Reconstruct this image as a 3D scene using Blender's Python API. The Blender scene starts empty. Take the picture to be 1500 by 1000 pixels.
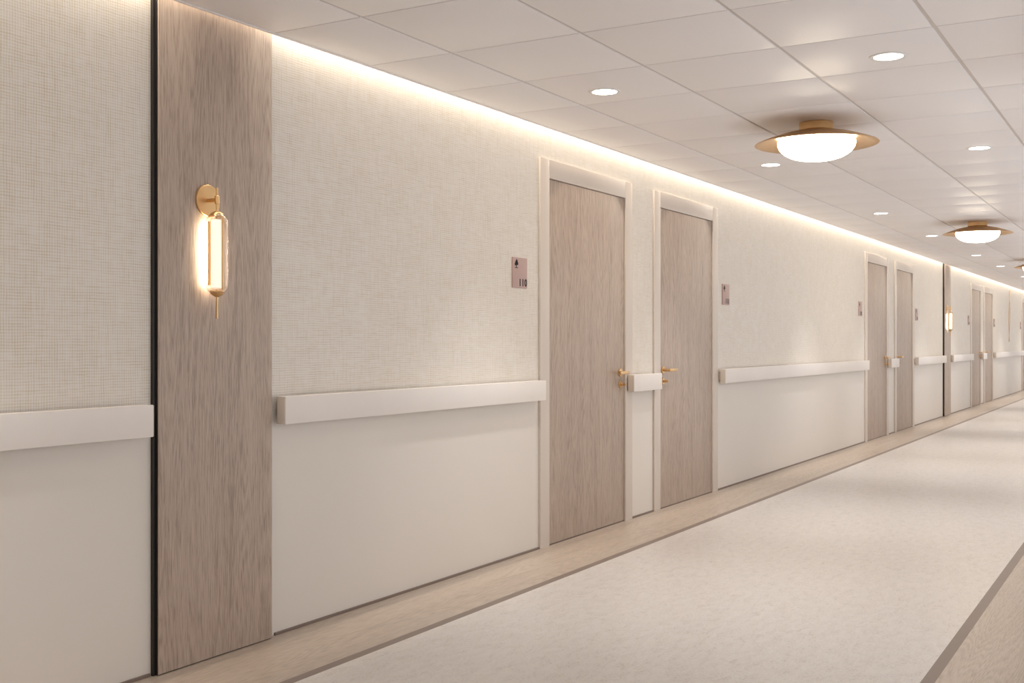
import bpy, bmesh, math, random
from mathutils import Vector, Matrix
random.seed(4)
S=bpy.context.scene
S.view_settings.view_transform='Standard'
S.view_settings.look='None'
S.view_settings.exposure=0.12

# ------------------------------------------------------------------ dimensions (metres)
YW=3.163      # left wall face
YR=0.31       # right wall face
HC=2.435      # ceiling height
X0,X1=-4.0,46.0
NX0,NX1,NY=-3.0,3.15,-2.4   # alcove the camera stands in
ZD=2.158      # door leaf height
RAILZ0,RAILZ1=0.864,0.977

def lin(r,g,b):
    def f(c):
        c/=255.0
        return c/12.92 if c<=0.04045 else ((c+0.055)/1.055)**2.4
    return (f(r),f(g),f(b),1)

# ------------------------------------------------------------------ materials
def newmat(name):
    m=bpy.data.materials.new(name); m.use_nodes=True
    nt=m.node_tree; b=nt.nodes['Principled BSDF']
    return m,nt,b
def N(nt,t,**k):
    n=nt.nodes.new(t)
    for a,v in k.items(): setattr(n,a,v)
    return n
def L(nt,a,b): nt.links.new(a,b)
def coords(nt,scale,rot=(0,0,0)):
    tc=N(nt,'ShaderNodeTexCoord'); mp=N(nt,'ShaderNodeMapping')
    mp.inputs['Scale'].default_value=scale; mp.inputs['Rotation'].default_value=rot
    L(nt,tc.outputs['Object'],mp.inputs['Vector']); return mp.outputs['Vector']
def noise(nt,vec,scale,detail=4,rough=0.55,dist=0.0):
    n=N(nt,'ShaderNodeTexNoise'); n.inputs['Scale'].default_value=scale
    n.inputs['Detail'].default_value=detail; n.inputs['Roughness'].default_value=rough
    n.inputs['Distortion'].default_value=dist
    L(nt,vec,n.inputs['Vector']); return n.outputs['Fac']
def ramp(nt,fac,stops):
    r=N(nt,'ShaderNodeValToRGB'); e=r.color_ramp.elements
    while len(e)<len(stops): e.new(0.5)
    for i,(p,c) in enumerate(stops): e[i].position=p; e[i].color=c
    L(nt,fac,r.inputs['Fac']); return r.outputs['Color']
def mixc(nt,fac,a,b,mode='MIX'):
    m=N(nt,'ShaderNodeMix',data_type='RGBA',blend_type=mode)
    if isinstance(fac,(int,float)): m.inputs[0].default_value=fac
    else: L(nt,fac,m.inputs[0])
    for i,v in ((6,a),(7,b)):
        if isinstance(v,tuple): m.inputs[i].default_value=v
        else: L(nt,v,m.inputs[i])
    return m.outputs[2]
def math_(nt,op,a,b):
    m=N(nt,'ShaderNodeMath',operation=op)
    for i,v in ((0,a),(1,b)):
        if isinstance(v,(int,float)): m.inputs[i].default_value=v
        else: L(nt,v,m.inputs[i])
    return m.outputs[0]
def bump(nt,b,h,strength=0.2,dist=0.002):
    bp=N(nt,'ShaderNodeBump'); bp.inputs['Strength'].default_value=strength
    bp.inputs['Distance'].default_value=dist
    L(nt,h,bp.inputs['Height']); L(nt,bp.outputs['Normal'],b.inputs['Normal'])

def plain(name,col,rough=0.5,metal=0.0,var=0.04,nscale=6,bs=0.0):
    m,nt,b=newmat(name)
    v=coords(nt,(1,1,1)); f=noise(nt,v,nscale,2)
    c2=tuple(c*(1-var*2) for c in col[:3])+(1,)
    c=ramp(nt,f,[(0.3,c2),(0.7,col)])
    L(nt,c,b.inputs['Base Color'])
    b.inputs['Roughness'].default_value=rough; b.inputs['Metallic'].default_value=metal
    if bs:
        f2=noise(nt,v,220,1); bump(nt,b,f2,bs,0.001)
    return m

def wood(name,dark,mid,light,axis='Z',rough=0.45,planks=False):
    m,nt,b=newmat(name)
    if axis=='Z': s1=(14,14,1.0); s2=(260,260,14); s3=(5.5,5.5,0.42)
    else: s1=(1.0,14,14); s2=(14,260,260); s3=(0.42,5.5,5.5)
    a=noise(nt,coords(nt,s1),1,3,0.55,0.5)
    f=noise(nt,coords(nt,s2),1,2,0.6,0.25)
    # annual-ring figure: thin lines following contours of a stretched field
    big=noise(nt,coords(nt,s3),1.0,2,0.4,0.2)
    rings=math_(nt,'FRACT',math_(nt,'MULTIPLY',big,34.0),0)
    ringc=math_(nt,'ABSOLUTE',math_(nt,'SUBTRACT',rings,0.5),0)      # 0..0.5
    t=math_(nt,'ADD',math_(nt,'MULTIPLY',a,0.20),math_(nt,'MULTIPLY',f,0.52))
    t=math_(nt,'ADD',t,math_(nt,'MULTIPLY',ringc,0.19))
    t=math_(nt,'ADD',t,0.045)
    c=ramp(nt,t,[(0.33,dark),(0.46,mid),(0.60,light)])
    if planks:
        bt=N(nt,'ShaderNodeTexBrick'); bt.offset=0.37
        bt.inputs['Scale'].default_value=1; bt.inputs['Mortar Size'].default_value=0.0015
        bt.inputs['Brick Width'].default_value=1.25; bt.inputs['Row Height'].default_value=0.147
        bt.inputs['Color1'].default_value=(0.95,0.95,0.95,1); bt.inputs['Color2'].default_value=(1,1,1,1)
        bt.inputs['Mortar'].default_value=(0.87,0.85,0.83,1)
        L(nt,coords(nt,(1,1,1)),bt.inputs['Vector'])
        c=mixc(nt,1.0,c,bt.outputs['Color'],'MULTIPLY')
    L(nt,c,b.inputs['Base Color'])
    b.inputs['Roughness'].default_value=rough
    bump(nt,b,t,0.08,0.0015)
    return m

M={}
M['paint']=plain('warm_white_paint',lin(228,221,213),0.42,var=0.01,nscale=2,bs=0.03)
M['frame']=plain('door_frame_lacquer',lin(217,206,196),0.38,var=0.01)
M['rail']=plain('handrail_satin',lin(238,231,225),0.35,var=0.01)
M['tile']=plain('ceiling_tile',lin(246,243,244),0.42,var=0.006,nscale=3,bs=0.03)
M['grid']=plain('ceiling_grid',lin(208,199,191),0.35,var=0.01)
M['black']=plain('black_trim',lin(34,30,28),0.4)
M['skirt']=plain('taupe_skirting',lin(128,112,102),0.45)
M['strip']=plain('floor_inlay_taupe',lin(136,121,112),0.42,var=0.03)
M['brass']=plain('brushed_brass',lin(226,188,136),0.28,1.0,var=0.03,nscale=30)
M['brass_dark']=plain('satin_brass',lin(222,184,134),0.38,1.0,var=0.03,nscale=30)
M['sign']=plain('sign_plaque_rose',lin(190,160,153),0.4,var=0.02)
M['ink']=plain('sign_ink',lin(30,24,24),0.5)
M['white_metal']=plain('white_metal',lin(240,238,236),0.4,var=0.0)
M['wood']=wood('pale_oak_veneer',lin(156,139,126),lin(184,166,152),lin(197,180,166),'Z',0.42)
M['woodf']=wood('pale_oak_floor',lin(168,152,138),lin(190,175,161),lin(201,188,174),'X',0.36,True)

def linen():
    m,nt,b=newmat('woven_linen_wallcovering')
    jit=noise(nt,coords(nt,(1,1,1)),9,2,0.6)
    hz=noise(nt,coords(nt,(14,14,210)),1,2,0.6,0.2)
    vt=noise(nt,coords(nt,(210,210,11)),1,2,0.6,0.2)
    def wave(axis,sc):
        w=N(nt,'ShaderNodeTexWave',wave_type='BANDS',bands_direction=axis)
        w.inputs['Scale'].default_value=sc; w.inputs['Distortion'].default_value=1.5
        w.inputs['Detail'].default_value=1; w.inputs['Detail Scale'].default_value=0.5
        L(nt,coords(nt,(1,1,1)),w.inputs['Vector']); return w.outputs['Fac']
    wx=wave('X',32); wz=wave('Z',32)
    t=math_(nt,'MULTIPLY',math_(nt,'ADD',math_(nt,'MULTIPLY',wx,0.52),math_(nt,'MULTIPLY',vt,0.88)),
                          math_(nt,'ADD',math_(nt,'MULTIPLY',wz,0.46),math_(nt,'MULTIPLY',hz,0.94)))
    t2=math_(nt,'ADD',t,math_(nt,'MULTIPLY',jit,0.22))
    c=ramp(nt,t2,[(0.25,lin(213,201,181)),(0.50,lin(229,221,210)),(0.78,lin(237,232,226))])
    L(nt,c,b.inputs['Base Color']); b.inputs['Roughness'].default_value=0.6
    bump(nt,b,t,0.12,0.0015)
    return m
M['linen']=linen()

def carpet():
    m,nt,b=newmat('mottled_floor_sheet')
    n1=noise(nt,coords(nt,(12,28,10)),1,6,0.72,0.7)
    n2=noise(nt,coords(nt,(70,130,60)),1,3,0.75,0.5)
    t=math_(nt,'ADD',math_(nt,'MULTIPLY',n1,0.5),math_(nt,'MULTIPLY',n2,0.5))
    c=ramp(nt,t,[(0.34,lin(188,180,174)),(0.45,lin(214,208,203)),(0.58,lin(223,218,214))])
    L(nt,c,b.inputs['Base Color']); b.inputs['Roughness'].default_value=0.34
    b.inputs['Specular IOR Level'].default_value=0.45
    bump(nt,b,t,0.07,0.001)
    return m
M['sheet']=carpet()

def emit(name,col,st):
    m,nt,b=newmat(name)
    b.inputs['Base Color'].default_value=(0.9,0.9,0.9,1)
    b.inputs['Emission Color'].default_value=col; b.inputs['Emission Strength'].default_value=st
    b.inputs['Roughness'].default_value=0.3
    return m
M['bowl']=emit('opal_glass_lit',(1.0,0.86,0.66,1),15)
M['dl']=emit('downlight_lens_lit',(1.0,0.96,0.90,1),10)
M['led']=emit('led_strip_lit',(1.0,0.87,0.66,1),75)
M['ledtube']=emit('led_tube_lit',(1.0,0.88,0.74,1),0.65)
def glass():
    m=bpy.data.materials.new('clear_glass'); m.use_nodes=True; nt=m.node_tree
    nt.nodes.clear()
    o=N(nt,'ShaderNodeOutputMaterial'); mx=N(nt,'ShaderNodeMixShader')
    tr=N(nt,'ShaderNodeBsdfTransparent'); gl=N(nt,'ShaderNodeBsdfGlossy'); fr=N(nt,'ShaderNodeLayerWeight')
    fr.inputs['Blend'].default_value=0.35
    tr.inputs['Color'].default_value=(0.97,0.95,0.92,1); gl.inputs['Roughness'].default_value=0.04
    r=math_(nt,'MULTIPLY',fr.outputs['Facing'],0.85)
    L(nt,r,mx.inputs[0]); L(nt,tr.outputs[0],mx.inputs[1]); L(nt,gl.outputs[0],mx.inputs[2]); L(nt,mx.outputs[0],o.inputs[0])
    return m
M['glass']=glass()

# ------------------------------------------------------------------ mesh builder
class MB:
    def __init__(s): s.v=[];s.f=[];s.mi=[];s.sm=[];s.mats=[]
    def m(s,k):
        if k not in s.mats: s.mats.append(k)
        return s.mats.index(k)
    def addbm(s,bm,k,smooth=False):
        o=len(s.v); bm.verts.index_update()
        s.v+= [v.co.copy() for v in bm.verts]
        i=s.m(k)
        for f in bm.faces:
            s.f.append([o+v.index for v in f.verts]); s.mi.append(i); s.sm.append(smooth)
        bm.free()
    def box(s,a,b,k,bev=0.0):
        bm=bmesh.new(); bmesh.ops.create_cube(bm,size=1)
        a,b=Vector(a),Vector(b); c=(a+b)/2; d=b-a
        for v in bm.verts: v.co=Vector((v.co.x*d.x,v.co.y*d.y,v.co.z*d.z))+c
        if bev: bmesh.ops.bevel(bm,geom=bm.edges[:],offset=bev,segments=2,affect='EDGES',profile=0.6)
        s.addbm(bm,k)
    def lathe(s,prof,org,axis,k,n=48):
        z=Vector(axis).normalized(); q=Vector((0,0,1)).rotation_difference(z); org=Vector(org)
        bm=bmesh.new(); rings=[]
        for r,h in prof:
            if r<1e-6: rings.append([bm.verts.new(org+q@Vector((0,0,h)))])
            else: rings.append([bm.verts.new(org+q@Vector((r*math.cos(2*math.pi*i/n),r*math.sin(2*math.pi*i/n),h))) for i in range(n)])
        for A,B in zip(rings,rings[1:]):
            for i in range(n):
                j=(i+1)%n
                if len(A)==1 and len(B)==1: continue
                if len(A)==1: bm.faces.new((A[0],B[j],B[i]))
                elif len(B)==1: bm.faces.new((A[i],A[j],B[0]))
                else: bm.faces.new((A[i],A[j],B[j],B[i]))
        bmesh.ops.recalc_face_normals(bm,faces=bm.faces[:])
        s.addbm(bm,k,True)
    def cyl(s,p,q,r,k,n=32,bev=0.0):
        p,q=Vector(p),Vector(q); h=(q-p).length
        b=bev or min(r,h)*0.12
        s.lathe([(0,0),(r-b,0),(r,b),(r,h-b),(r-b,h),(0,h)],p,q-p,k,n)
    def obj(s,name,loc=(0,0,0)):
        me=bpy.data.meshes.new(name); me.from_pydata(s.v,[],s.f)
        for k in s.mats: me.materials.append(M[k])
        me.polygons.foreach_set('material_index',s.mi)
        me.polygons.foreach_set('use_smooth',s.sm)
        me.update()
        try: me.set_sharp_from_angle(angle=math.radians(38))
        except Exception: pass
        o=bpy.data.objects.new(name,me); o.location=loc
        S.collection.objects.link(o); return o

# ------------------------------------------------------------------ layout
PAIR=[-2.4,5.693,13.69,21.85,29.9,38.0]
PANELS=[2.84,19.02,35.2]
FR=0.11; LW=1.065
doors=[]
for p in PAIR:
    doors.append((p,0)); doors.append((p+1.661,1))
DW=LW+2*FR

# left wall with real door openings
wl=MB()
seg=X0-0.2
for (x,fl) in doors:
    a,b=x+0.03,x+DW-0.03
    wl.box((seg,YW,0),(a,YW+0.2,0.92),'paint'); wl.box((seg,YW,0.92),(a,YW+0.2,2.62),'linen')
    wl.box((a,YW,ZD+0.05),(b,YW+0.2,2.62),'linen')
    seg=b
wl.box((seg,YW,0),(X1,YW+0.2,0.92),'paint'); wl.box((seg,YW,0.92),(X1,YW+0.2,2.62),'linen')
wl.obj('wall_left')

# right wall: piers and unseen openings added to let in fill light, plus the alcove where the photographer stands
WZ0,WZ1=0.25,2.25
wr=MB()
fill_wins=[]
x=NX1+0.25
while x+1.7<X1: fill_wins.append((x,x+1.7)); x+=2.04
seg=NX1
for a,e in fill_wins:
    wr.box((seg,YR-0.2,0),(a,YR,2.62),'paint')
    wr.box((a,YR-0.2,0),(e,YR,WZ0),'paint'); wr.box((a,YR-0.2,WZ1),(e,YR,2.62),'paint')
    seg=e
wr.box((seg,YR-0.2,0),(X1,YR,2.62),'paint')
wr.box((X0-0.2,YR-0.2,0),(NX0,YR,2.62),'paint')
AW0,AW1=NX0+0.3,NX1-0.3
wr.box((NX0-0.2,NY-0.2,0),(NX1+0.2,NY,WZ0),'paint'); wr.box((NX0-0.2,NY-0.2,WZ1),(NX1+0.2,NY,2.62),'paint')
wr.box((NX0-0.2,NY-0.2,WZ0),(AW0,NY,WZ1),'paint'); wr.box((AW1,NY-0.2,WZ0),(NX1+0.2,NY,WZ1),'paint')
wr.box((NX0-0.2,NY,0),(NX0,YR-0.2,2.62),'paint')
wr.box((NX1,NY,0),(NX1+0.2,YR-0.2,2.62),'paint')
wr.obj('wall_right')
def fill_window(i,a,e,y,mull):  # frame for an unseen opening added to brighten the corridor evenly
    b=MB(); t=0.045
    b.box((a,y-0.12,WZ0),(a+t,y-0.06,WZ1),'white_metal',0.003); b.box((e-t,y-0.12,WZ0),(e,y-0.06,WZ1),'white_metal',0.003)
    b.box((a,y-0.12,WZ0),(e,y-0.06,WZ0+t),'white_metal',0.003); b.box((a,y-0.12,WZ1-t),(e,y-0.06,WZ1),'white_metal',0.003)
    for k in range(1,mull):
        xx=a+(e-a)*k/mull; b.box((xx-0.02,y-0.115,WZ0+t),(xx+0.02,y-0.065,WZ1-t),'white_metal',0.003)
    b.obj('fill_window_%d'%i)
for i,(a,e) in enumerate(fill_wins): fill_window(i+1,a,e,YR,2)
fill_window(len(fill_wins)+1,AW0,AW1,NY,4)  # alcove opening behind the camera, also added for fill light
w=MB(); w.box((X1,YR-0.2,0),(X1+0.2,YW+0.2,2.62),'paint'); w.obj('wall_far')
w=MB(); w.box((X0-0.2,YR,0),(X0,YW,2.62),'paint'); w.obj('wall_near')

# floor
f=MB()
f.box((X0-0.2,YR-0.2,-0.1),(X1+0.2,YW+0.2,-0.004),'strip')
f.box((NX0-0.2,NY-0.2,-0.1),(NX1+0.2,YR-0.2,-0.004),'strip')
IL,IR=2.71,0.765; SW=0.045
f.box((X0,IL,-0.004),(X1,YW+0.15,0),'woodf')
f.box((X0,IL-SW,-0.004),(X1,IL,0),'strip')
f.box((X0,IR,-0.004),(X1,IL-SW,0),'sheet')
f.box((X0,IR-SW,-0.004),(X1,IR,0),'strip')
f.box((X0,YR-0.2,-0.004),(X1,IR-SW,0),'woodf')
f.box((NX0-0.2,NY-0.2,-0.004),(NX1+0.2,YR-0.2,0),'woodf')
f.obj('floor')

# ceiling
c=MB()
c.box((X0-0.2,YR-0.2,2.60),(X1+0.2,YW+0.2,2.70),'grid')
c.box((NX0-0.2,NY-0.2,HC),(NX1+0.2,YR-0.2,HC+0.05),'tile')
c.box((X0,YR-0.2,HC+0.005),(X1,3.108,HC+0.03),'grid')
T=0.62; ys=[YR]+[1.735+T*(i-0.5) for i in range(-1,3)]+[3.108]
ys=[YR-0.2 if i==0 else y for i,y in enumerate(ys)]
x=3.407-T*12
xs=[]
while x<X1: xs.append(x); x+=T
for xa in xs:
    for ya,yb in zip(ys,ys[1:]):
        c.box((max(xa,X0)+0.003,ya+0.008,HC),(min(xa+T,X1)-0.003,yb-(0.008 if yb<3.1 else 0),HC+0.012),'tile',0.0022)
c.obj('ceiling')
t=MB(); t.box((X0,3.100,HC-0.004),(X1,3.112,HC+0.055),'white_metal',0.001); t.obj('trim_1')

# skirting strips
def runs(z0,z1,name,k,dep):
    b=MB(); seg=X0
    cuts=sorted([(x,x+DW) for x,_ in doors]+[(p-0.02,p+0.63) for p in PANELS])
    for a,e in cuts:
        if a-seg>0.02 and a>X0: b.box((seg,YW-dep,z0),(a,YW,z1),k,0.001)
        seg=max(seg,e)
    b.box((seg,YW-dep,z0),(X1,YW,z1),k,0.001)
    return b.obj(name)
runs(0,0.012,'baseboard_left','skirt',0.008)
b=MB(); b.box((NX1+0.0,YR,0),(X1,YR+0.008,0.012),'skirt',0.001); b.obj('baseboard_right')

# wood wall panels with black trim
for p in PANELS:
    b=MB(); w_=0.59
    b.box((-0.013,-0.012,0.0),(w_+0.013,0.0,HC+0.1),'black',0.001)
    b.box((-0.002,-0.022,0.002),(w_+0.002,-0.012,HC+0.1),'black')
    b.box((0,-0.026,0.004),(w_,-0.0215,HC+0.1),'wood',0.0008)
    b.obj('wood_wall_panel',(p,YW,0))

# doors
def door(i,x,fl):
    b=MB(); pr=0.014; g=0.031
    # casing on the wall face
    b.box((0,-pr,0),(FR,-0.0003,ZD+FR),'frame',0.002)
    b.box((DW-FR,-pr,0),(DW,-0.0003,ZD+FR),'frame',0.002)
    b.box((FR,-pr,ZD),(DW-FR,-0.0003,ZD+FR),'frame',0.002)
    # jamb lining inside the opening
    b.box((g,-0.001,0),(FR,0.10,ZD+0.049),'frame'); b.box((DW-FR,-0.001,0),(DW-g,0.10,ZD+0.049),'frame')
    b.box((FR,-0.001,ZD),(DW-FR,0.10,ZD+0.049),'frame')
    b.box((FR,0.045,0),(DW-FR,0.05,ZD),'black')
    b.box((FR+0.003,-0.002,0.006),(DW-FR-0.003,0.04,ZD-0.003),'wood',0.0015)
    b.box((FR,-0.004,0),(DW-FR,0.04,0.004),'skirt')
    sx=1 if fl else -1
    hx=(FR+0.065) if fl else (DW-FR-0.065)
    y=-0.002
    b.cyl((hx,y,0.995),(hx,y-0.008,0.995),0.026,'brass')
    b.cyl((hx,y-0.006,0.995),(hx,y-0.058,0.995),0.0095,'brass')
    b.box((hx-sx*0.012,y-0.066,0.984),(hx+sx*0.125,y-0.052,1.006),'brass',0.003) if sx>0 else b.box((hx-0.125,y-0.066,0.984),(hx+0.012,y-0.052,1.006),'brass',0.003)
    b.cyl((hx,y,0.915),(hx,y-0.008,0.915),0.024,'brass')
    b.cyl((hx,y-0.006,0.915),(hx,y-0.022,0.915),0.009,'brass_dark')
    b.box((hx-0.004,y-0.045,0.907),(hx+0.004,y-0.02,0.923),'brass',0.002)
    b.obj('door_%d'%i,(x,YW,0))
for i,(x,fl) in enumerate(doors): door(i+1,x,fl)

# handrails
def rail(a,e,inset=0.05):
    b=MB(); Ln=e-a
    b.box((0,-0.068,RAILZ0),(Ln,-0.022,RAILZ1),'rail',0.0025)
    n=max(1,round(Ln/1.0))
    for i in range(n+1):
        xx=inset+(Ln-2*inset)*i/n
        b.box((xx-0.02,-0.024,RAILZ0+0.02),(xx+0.02,0,RAILZ1-0.02),'rail',0.002)
    b.box((-0.003,-0.066,RAILZ0+0.002),(0.0,-0.024,RAILZ1-0.002),'frame',0.001)
    b.box((Ln,-0.066,RAILZ0+0.002),(Ln+0.003,-0.024,RAILZ1-0.002),'frame',0.001)
    b.obj('handrail',(a,YW,0))
for i,p in enumerate(PAIR):
    rail(p+DW-0.09,p+1.661+0.01,0.14)
    nxt=PAIR[i+1] if i+1<len(PAIR) else X1
    a=p+1.661+DW+0.03; pn=[q for q in PANELS if a<q<nxt]
    if pn:
        rail(a,pn[0]-0.06); rail(pn[0]+0.625,nxt-0.03)
    else: rail(a,nxt-0.03)

# room signs
def sign(x,num):
    b=MB()
    b.box((0,-0.008,1.50),(0.16,0,1.67),'sign',0.0015)
    for cx,cz,r in ((0.035,1.640,0.011),(0.048,1.636,0.010),(0.028,1.632,0.009),(0.041,1.650,0.009)):
        b.cyl((cx,-0.0075,cz),(cx,-0.0092,cz),r,'ink',20)
    b.box((0.036,-0.0092,1.612),(0.041,-0.0075,1.635),'ink')
    b.box((0.022,-0.0092,1.610),(0.055,-0.0075,1.614),'ink')
    o=b.obj('room_sign',(x,YW,0))
    cu=bpy.data.curves.new('digits','FONT'); cu.body=num; cu.size=0.056; cu.extrude=0.0006; cu.offset=0.0014
    cu.space_character=1.12
    cu.align_x='RIGHT'; cu.materials.append(M['ink'])
    t=bpy.data.objects.new('digits',cu); S.collection.objects.link(t)
    t.parent=o; t.location=(0.156,-0.0088,1.512); t.rotation_euler=(math.pi/2,0,0)
n=110
for p in PAIR[1:]:
    sign(p-0.305,str(n)); sign(p+1.661+DW+0.13,str(n+1)); n+=2

# wall sconces
def sconce(x):
    b=MB(); zc=1.528; yr=-0.078; pl=-0.026
    b.cyl((0,pl,1.73),(0,pl-0.010,1.73),0.060,'brass_dark',48,0.002)
    b.cyl((0,pl-0.008,1.73),(0,yr-0.006,1.73),0.0075,'brass')
    b.cyl((0,yr,1.660),(0,yr,1.775),0.0045,'brass')
    b.cyl((0,yr,1.715),(0,yr,1.745),0.009,'brass')
    b.cyl((0,yr,1.285),(0,yr,1.395),0.0045,'brass')
    b.lathe([(0,0.020),(0.010,0.019),(0.022,0.012),(0.027,0.002),(0.026,-0.002),(0,-0.003)],(0,yr,1.668),(0,0,1),'brass')
    b.lathe([(0,-0.022),(0.008,-0.020),(0.022,-0.011),(0.028,0.0),(0.026,0.003),(0,0.003)],(0,yr,1.387),(0,0,1),'brass')
    r=0.043; h=0.112; pr=[]
    for i in range(9):
        a=math.pi/2*i/8; pr.append((r*math.sin(a),-h-r*math.cos(a)))
    for i in range(9):
        a=math.pi/2*i/8; pr.append((r*math.cos(a),h+r*math.sin(a)))
    b.lathe(pr,(0,yr,zc),(0,0,1),'glass',40)
    b.cyl((0,yr-0.002,1.40),(0,yr-0.002,1.655),0.024,'ledtube',24)
    b.cyl((0.0,yr-0.030,1.392),(0.0,yr-0.030,1.664),0.005,'brass',16)
    # rear LED channel (U profile) shining on the wall
    b.box((-0.016,yr+0.023,1.41),(0.016,yr+0.025,1.65),'brass')
    b.box((-0.018,yr+0.023,1.41),(-0.016,yr+0.029,1.65),'brass')
    b.box((0.016,yr+0.023,1.41),(0.018,yr+0.029,1.65),'brass')
    b.box((-0.008,yr+0.025,1.412),(0.008,yr+0.027,1.648),'led')
    b.obj('wall_sconce',(x,YW,0))
for p in PANELS: sconce(p+0.235)

# ceiling bowl lamps
def bowl(x,y=1.735):
    b=MB()
    b.cyl((0,0,0),(0,0,-0.045),0.095,'brass_dark',64,0.003)
    b.lathe([(0,-0.043),(0.10,-0.046),(0.20,-0.068),(0.28,-0.094),(0.335,-0.115),(0.342,-0.120),(0.335,-0.122),(0.27,-0.105),(0.215,-0.094),(0,-0.09)],(0,0,0),(0,0,1),'brass',96)
    R=0.215; pr=[]
    for i in range(13):
        a=math.pi/2*i/12; pr.append((R*math.cos(a)**0.8 if i<12 else 0,-0.112-0.100*math.sin(a)))
    pr=[(0.200,-0.088),(0.212,-0.098)]+pr
    b.lathe(pr,(0,0,0),(0,0,1),'bowl',96)
    b.obj('ceiling_lamp',(x,y,HC))
LX=[0.24+6.12*i for i in range(8)]
for x in LX: bowl(x)

def light(name,typ,loc,power,col,rot=(0,0,0),**k):
    d=bpy.data.lights.new(name,typ); d.energy=power; d.color=col
    for a,v in k.items(): setattr(d,a,v)
    o=bpy.data.objects.new(name,d); o.location=loc; o.rotation_euler=rot; S.collection.objects.link(o); return o
for x in LX:
    for dx in (-1.33,1.34):
        for y in (2.42,1.06):
            X=x+dx
            if X<X0+0.3: continue
            b=MB()
            b.lathe([(0.060,0.004),(0.062,-0.003),(0.076,-0.005),(0.080,-0.003),(0.081,0.0)],(0,0,0),(0,0,1),'white_metal',48)
            b.lathe([(0,-0.0015),(0.062,-0.0015)],(0,0,0),(0,0,1),'dl',48)
            o=b.obj('recessed_downlight',(X,y,HC))
            l=light('downlight_beam','SPOT',(0,0,-0.02),52 if y>2 else 22,(1.0,0.98,0.96),spot_size=math.radians(82),spot_blend=0.9,shadow_soft_size=0.06)
            l.parent=o
a=X0
while a<X1:
    light('cove_led_strip','AREA',(a+3.125,3.134,2.575),25,(1.0,0.895,0.745),shape='RECTANGLE',size=6.2,size_y=0.025)
    a+=6.25

# distant line art on wall
cu=bpy.data.curves.new('wall_line_art','CURVE'); cu.dimensions='3D'; cu.bevel_depth=0.005; cu.materials.append(M['brass_dark'])
for off,am in ((0,0.18),(0.12,-0.14)):
    sp=cu.splines.new('BEZIER'); sp.bezier_points.add(2)
    for bp,(xx,zz) in zip(sp.bezier_points,((0+off,1.2),(am+off,1.75),(0.1+off,2.35))):
        bp.co=(xx,-0.008,zz); bp.handle_left_type=bp.handle_right_type='AUTO'
o=bpy.data.objects.new('wall_line_art',cu); o.location=(27.4,YW,0); S.collection.objects.link(o)

# world
wd=bpy.data.worlds.new('World'); S.world=wd; wd.use_nodes=True
wd.node_tree.nodes['Background'].inputs[0].default_value=(0.97,0.975,1,1)
wd.node_tree.nodes['Background'].inputs[1].default_value=1.25

# camera
cd=bpy.data.cameras.new('camera'); cd.sensor_width=36; cd.lens=39.55; cd.clip_start=0.05; cd.clip_end=200
cam=bpy.data.objects.new('camera',cd); cam.location=(0,0,1.2)
cam.rotation_euler=(math.radians(90),0,math.radians(30.4-90)); S.collection.objects.link(cam)
S.camera=cam
